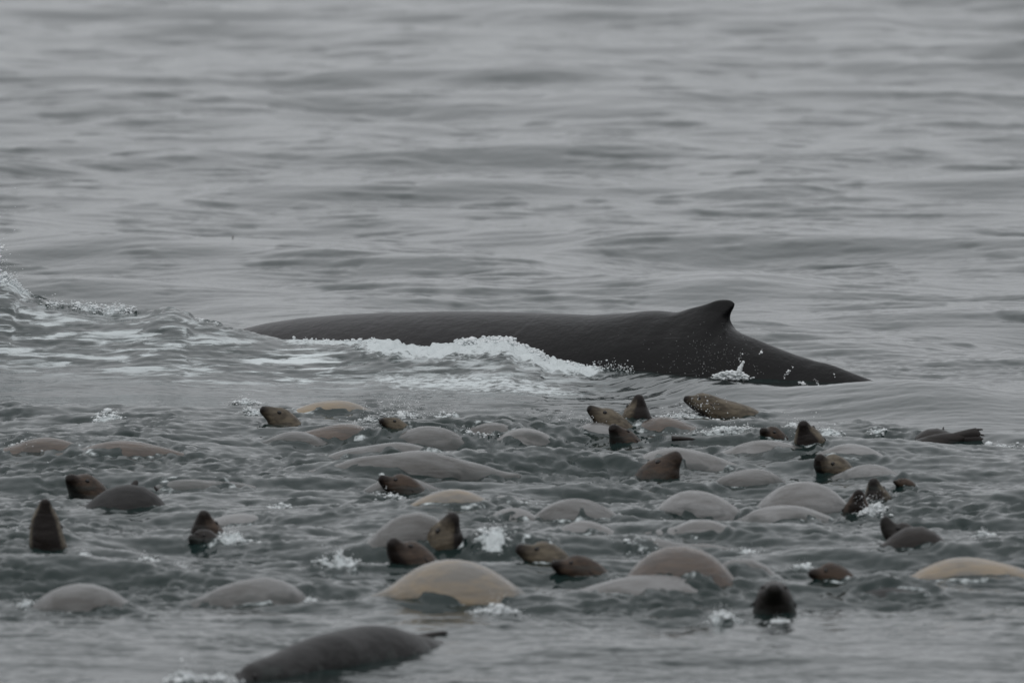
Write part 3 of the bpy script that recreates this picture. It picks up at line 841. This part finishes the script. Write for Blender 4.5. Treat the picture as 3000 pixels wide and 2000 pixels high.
lion_back('faint pale back below the neat grey arch', 1975, 2120, 1524, 1556, 'pale', S=1.1, face=-1)
lion_head('small dark snout of a sea lion swimming left in front of a grey sloping back', (1112, 1396), (1140, 1415), (1190, 1450), S=1.15, dz=-.08, bdir=(1, .2), mat='redhead', throat=.8)
lion_back('grey sloping back behind the small dark snout in the centre left', 1085, 1270, 1390, 1440, 'grey', S=1.2, face=-1)
lion_back('warm tan back with pinkish tint in the middle of the herd', 1218, 1448, 1433, 1488, 'tan', S=1.25, face=-1, skew=-.1)
lion_back('pale flank touching the right end of the pinkish tan back', 1430, 1538, 1446, 1482, 'pale', S=1.05, face=-1)
lion_back('tiny pale hump under the pinkish tan back, left of a grey arch', 1448, 1566, 1490, 1522, 'pale', S=1.0, face=-1)
lion_back('big rounded grey shoulder directly behind the tall open eyed head', 1130, 1310, 1491, 1600, 'grey', S=1.35, face=-1)
lion_head('tall sea lion head, snout up and right, big dark eye, in front of grey shoulder', (1332, 1504), (1312, 1545), (1302, 1612), S=1.35, wide=1.35, dz=-.12, bdir=(-.5, 1), dors=(-.85, .1, .4), throat=1)
lion_head('dark brown head with snout up and left, just above the largest tan back', (1146, 1580), (1168, 1612), (1206, 1652), S=1.25, wide=1.4, dz=-.12, bdir=(1, .4), dors=(.6, .6, .4), mat='redhead', throat=1)
lion_head('brown headed sea lion low in the water, first of two snouts facing left at centre', (1512, 1602), (1550, 1618), (1615, 1650), S=1.3, dz=-.06, bdir=(1, .1), mat='head', throat=.6)
lion_head('reddish dark snout low in the water, right one of two snouts facing left', (1618, 1650), (1650, 1660), (1720, 1688), S=1.2, dz=-.1, bdir=(1, .1), mat='redhead', throat=.9)
lion_back('pale sliver of back behind the first of the two left facing snouts', 1525, 1625, 1587, 1616, 'pale', S=1.0, face=-1)
# --- left side
lion_head('rounded brown head with pale brow, upper left, swimming beside a sleek grey back', (200, 1396), (228, 1420), (256, 1456), S=1.2, wide=1.35, dz=-.2, bdir=(1, .6), dors=(.6, .6, .4), mat='redhead', throat=.9)
lion_back('sleek slate back with two small dark flipper tips, right of rounded brown head', 298, 470, 1412, 1490, 'slate', S=1.3, face=-1, skew=-.25,
          flippers=[(P(392, 1425, Dof(1480)), P(398, 1405, Dof(1480)), .045), (P(462, 1436, Dof(1480)), P(450, 1424, Dof(1480)), .02)])
lion_back('long low greyish tan back behind the slate one, trailing right', 455, 690, 1398, 1438, 'grey', S=1.25, face=-1, skew=.1)
lion_back('muddy brown back barely awash at the left edge of the picture', 20, 260, 1280, 1318, 'brown', S=1.25, face=-1)
lion_back('second muddy brown back awash, right of the one at the left edge', 230, 470, 1290, 1322, 'brown', S=1.25, face=1)
lion_head('tall upright sea lion with black throat and two small ears, at far left', (133, 1462), (132, 1512), (140, 1606), S=1.0, wide=1.28, dz=-.12, bdir=(.3, 1), dors=(0, 1, 0), throat=1.2, fat=1.0)
lion_head('upright brown snout with pale side behind a tiny dark nose, left part', (598, 1498), (600, 1526), (606, 1568), S=1.0, wide=1.5, dz=-.1, bdir=(.3, 1), dors=(.5, .8, 0), mat='redhead', throat=.8)
lion_head('tiny very dark nose directly below the upright brown snout with pale side', (556, 1572), (575, 1582), (600, 1602), S=1.0, dz=-.1, bdir=(1, .2), mat='dark', throat=.9)
lion_back('faint pale back right of the upright brown snout', 648, 770, 1499, 1535, 'pale', S=1.1, face=-1)
# --- near row
lion_back('largest tan back with orange patch, spread across the lower centre', 1125, 1525, 1646, 1742, 'tan', S=1.75, face=-1, skew=-.05, fat=1.05)
lion_back('silvery striped back at lower left centre with bright droplet at its end', 630, 888, 1692, 1776, 'grey', S=1.5, face=1, skew=-.35)
lion_back('wide brownish grey back at lower left under thin foam', 105, 350, 1708, 1788, 'grey', S=1.6, face=1)
lion_back('big round brown dome with pale rim, largest hump right of centre', 1860, 2138, 1602, 1712, 'brown', S=1.55, face=-1, skew=.1, fat=1.05)
lion_back('long flat pale back in front of the big round brown dome', 1722, 2130, 1682, 1740, 'pale', S=1.5, face=-1, skew=-.1)
lion_back('sloping grey tan flank right beside the big round brown dome', 2105, 2265, 1628, 1700, 'grey', S=1.35, face=-1, dd=.3)
lion_head('black sea lion face with two ears looking at camera, lower right beside white splash', (2268, 1722), (2268, 1744), (2268, 1800), S=1.15, wide=1.4, dz=-.32, bdir=(0, 1), dors=(0, -.2, 1), mat='dark', throat=1)
lion_back('cream tan back running out of the right edge of the picture', 2650, 3060, 1627, 1712, 'tan', S=1.75, face=-1, skew=.1)
lion_back('thin slate back barely above water below the cream tan back', 2510, 2735, 1722, 1752, 'slate', S=1.3, face=-1)
lion_head('small dark red snout under a foam tuft, left of the cream tan back', (2370, 1678), (2400, 1682), (2450, 1698), S=1.05, dz=-.1, bdir=(1, .1), mat='redhead', muzzle=.8)
lion_back('low dark back with a black nub at its left end, above the round brown dome', 1860, 1975, 1576, 1608, 'grey', S=1.05, face=-1,
          flippers=[(P(1855, 1594, Dof(1604)), P(1854, 1576, Dof(1604)), .02)])
def front():
    pts = []
    S = 2.0
    for t in [0, .12, .28, .45, .6, .75, .9, 1.05, 1.2, 1.4, 1.6, 1.85, 2.1]:
        px = 672 + t * 530
        gy = 1985 - 90 * t
        Dd = Dof(gy)
        top = float(np.interp(px, [660, 700, 780, 868, 983, 1097, 1212, 1300, 1400, 1560], [-.10, .0, .09, .15, .185, .19, .16, .10, .035, -.12]))
        rr = float(prof(t, 2)) * S * (.62 if t > .4 else .66)
        q = P(px, gy, Dd)
        pts.append(Vector((q.x, Dd, top - rr)))
    D = Dof(1868)
    sea_lion('long slate grey sea lion diving left in the foreground, nearest of all', pts, S, (0, 0, 1), 'slate', throat=.1, muzzle=.1, fat=.64, wide=.66,
             flippers=[(P(1206, 1878, D), P(1312, 1846, D + .2), .05)])
front()
# lone black flipper blade cutting the surface in the far row
def lone():
    x, D, z = hit(2000, 1286)
    o = sea_lion('submerged sea lion showing one thin black flipper blade, before the white foam', [P(1900, 1340, D + .1), P(1950, 1345, D), P(2050, 1350, D), P(2200, 1360, D), P(2500, 1380, D)], .95, (0, 0, 1), 'dark', head=False,
                 flippers=[(P(1968, 1284, D - .05), P(2038, 1284, D - .1), .03)])
lone()

build_sea()

# ------------------------------------------------------------------ foam clots and spray
PHI = (1 + 5 ** .5) / 2
ICO = np.array([(-1, PHI, 0), (1, PHI, 0), (-1, -PHI, 0), (1, -PHI, 0), (0, -1, PHI), (0, 1, PHI), (0, -1, -PHI), (0, 1, -PHI), (PHI, 0, -1), (PHI, 0, 1), (-PHI, 0, -1), (-PHI, 0, 1)]) / math.sqrt(1 + PHI * PHI)
ICF = np.array([(0, 11, 5), (0, 5, 1), (0, 1, 7), (0, 7, 10), (0, 10, 11), (1, 5, 9), (5, 11, 4), (11, 10, 2), (10, 7, 6), (7, 1, 8), (3, 9, 4), (3, 4, 2), (3, 2, 6), (3, 6, 8), (3, 8, 9), (4, 9, 5), (2, 4, 11), (6, 2, 10), (8, 6, 7), (9, 8, 1)])
def blobs(name, C, R, mat, jit=.2):
    C = np.asarray(C); R = np.asarray(R)
    n = len(C)
    v = ICO[None] * (1 + rng.normal(0, jit, (n, 12, 1)).clip(-.5, .9)) * R[:, None, :]
    co = (C[:, None, :] + v).reshape(-1, 3)
    f = (ICF[None] + 12 * np.arange(n)[:, None, None]).reshape(-1, 3)
    o = mesh_obj(name, co, f, mat)
    o['kind'] = 'stuff'
    return o
clots, cr_, drops, dr_ = [], [], [], []
for (cx0, D0, rx, ry, f) in FP:
    n = int(f[6] * 2.2)
    if not n: continue
    s = scl(D0)
    Hh = (f[3] - f[2]) / s
    xs = rng.normal(0, .42, n) * rx + cx0
    ys = rng.normal(0, .35, n) * ry + D0
    base = water(xs, ys)
    up = np.abs(rng.normal(0, .30, n)) * Hh * np.exp(-((xs - cx0) / rx) ** 2)
    sz = rng.lognormal(math.log(.0048), .5, n)
    for i in range(n):
        if i % 3:
            clots.append((xs[i], ys[i], base[i] + up[i] * .4)); cr_.append((sz[i] * 1.9, sz[i] * 1.4, sz[i] * 1.2))
        else:
            drops.append((xs[i], ys[i], base[i] + up[i] * 1.7)); dr_.append((sz[i] * .55,) * 3)
# breaking lip of the wave at the left edge, ragged
for i in range(1300):
    px = rng.uniform(-60, 66)
    x = (px - 1500) / scl(126.6)
    D = float(ridge_D(x)) + rng.normal(0, .12)
    topy = np.interp(px, [-60, 0, 20, 45, 60, 70], [790, 808, 818, 830, 848, 862])
    py = topy + abs(rng.normal(0, 20))
    p = P(px, py, D)
    r = rng.lognormal(math.log(.010), .5)
    clots.append(p[:]); cr_.append((r, r, r))
# crest of the foam wave against the whale, and crest at right
for (xa, xb, n, sp, rr) in [(1330, 1610, 260, 5, .016), (860, 1110, 70, 3, .010), (1640, 1760, 60, 4, .012), (1735, 1860, 70, 11, .006), (560, 640, 40, 4, .010), (210, 330, 80, 9, .013), (330, 400, 60, 12, .012)]:
    for i in range(n * 2):
        px = rng.uniform(xa, xb)
        x = (px - 1500) / scl(124.8)
        D = float(ridge_D(x)) - rng.uniform(-.1, .25)
        z = wz(x, D)
        q = P(px, 1000, D); p = Vector((q.x, D, z + abs(rng.normal(0, sp)) / 267))
        r = rng.lognormal(math.log(rr * .65), .45)
        clots.append(p[:]); cr_.append((r * 1.4, r, r * .9))
# splash at the tail stock: low mound and a curled finger of water
for i in range(520):
    u = rng.normal(0, .33)
    px = 2140 + 75 * u
    hgt = np.interp(px, [2060, 2090, 2130, 2165, 2190, 2220, 2260], [4, 14, 24, 22, 16, 10, 3])
    py = 1112 - rng.uniform(0, 1) * hgt
    D = float(axis_D((px - 1500) / scl(123))) - 1.0 + rng.uniform(-.1, .2)
    r = rng.lognormal(math.log(.010), .4)
    clots.append(P(px, py, D)[:]); cr_.append((r * 1.4, r, r))
for i in range(40):
    t = i / 39
    px = 2166 + 12 * t ** 1.5 + rng.normal(0, 1.2); py = 1092 - 33 * t + rng.normal(0, 1)
    r = .022 * (1 - .5 * t)
    clots.append(P(px, py, 122.5)[:]); cr_.append((r, r, r * 1.2))
for (ax_, ay_, bx, by, n) in [(2325, 1072, 2292, 1108, 22), (2232, 1022, 2226, 1048, 6), (2342, 1120, 2360, 1126, 26), (2385, 1108, 2398, 1126, 12), (2447, 1090, 2449, 1108, 4), (2170, 1035, 2165, 1060, 8)]:
    for i in range(n):
        t = rng.uniform()
        r = rng.lognormal(math.log(.006), .45)
        drops.append(P(ax_ + (bx - ax_) * t + rng.normal(0, 2.5), ay_ + (by - ay_) * t + rng.normal(0, 2), 122.6)[:]); dr_.append((r, r, r))
# fine mist of drops in front of the tail stock and dorsal fin
for i in range(260):
    px, py = rng.normal(2085, 90), rng.normal(1050, 38)
    if py > 1110 or py < 930: continue
    r = rng.lognormal(math.log(.0019), .3)
    drops.append(P(px, py, 122.7)[:]); dr_.append((r, r, r))
# drops flung up above the left wave
for (px, py, r) in [(6, 727, .028), (4, 735, .02), (12, 720, .012), (3, 792, .014), (52, 810, .006), (43, 675, .008), (44, 606, .006), (45, 551, .006), (10, 700, .01), (20, 690, .006), (2, 635, .008), (78, 702, .004), (208, 807, .004), (30, 745, .008), (1, 752, .018), (8, 762, .01)]:
    drops.append(P(px, py, 126.5)[:]); dr_.append((r, r, r))
# mist over the far row splashes and drops on the heads
for (cx, cy, sx, sy, n) in [(1170, 1185, 50, 14, 150), (1060, 1245, 30, 14, 90), (1735, 1228, 25, 10, 40), (1870, 1190, 18, 20, 50), (2045, 1190, 40, 16, 110), (2362, 1260, 22, 18, 90), (1640, 1225, 30, 12, 50), (2350, 1225, 30, 12, 20), (2555, 1470, 26, 14, 60), (1460, 1590, 30, 16, 40)]:
    D = Dof(cy + 40) - .3
    for i in range(n):
        r = rng.lognormal(math.log(.0038), .35)
        drops.append(P(rng.normal(cx, sx), min(rng.normal(cy, sy), cy + 34), D + rng.normal(0, .1))[:]); dr_.append((r, r, r))
blobs('foam_clots', clots, cr_, M['foam'])
blobs('spray_drops', drops, dr_, M['drop'], jit=.12)

# tiny brown speck far out on the calm water
def speck():
    x, D, z = hit(682, 700, 120, 260)
    o = mesh_obj('drifting_weed', [(-.012, 0, -.05), (.012, 0, -.05), (.014, .02, 0), (-.014, .02, 0), (-.008, .0, .045), (.01, .0, .05), (.0, -.02, .0), (.0, -.015, .03)],
                 [(0, 1, 2, 3), (3, 2, 5, 4), (0, 6, 1), (1, 6, 2), (3, 6, 0), (6, 7, 5, 2), (6, 3, 4, 7), (4, 5, 7)], M['speck'])
    o.scale = (.5, .5, .4)
    o.location = (x, D, z + .02)
    o['label'] = 'tiny brown speck afloat on calm water, far behind the whale, upper left'
    o['category'] = 'seaweed'
speck()
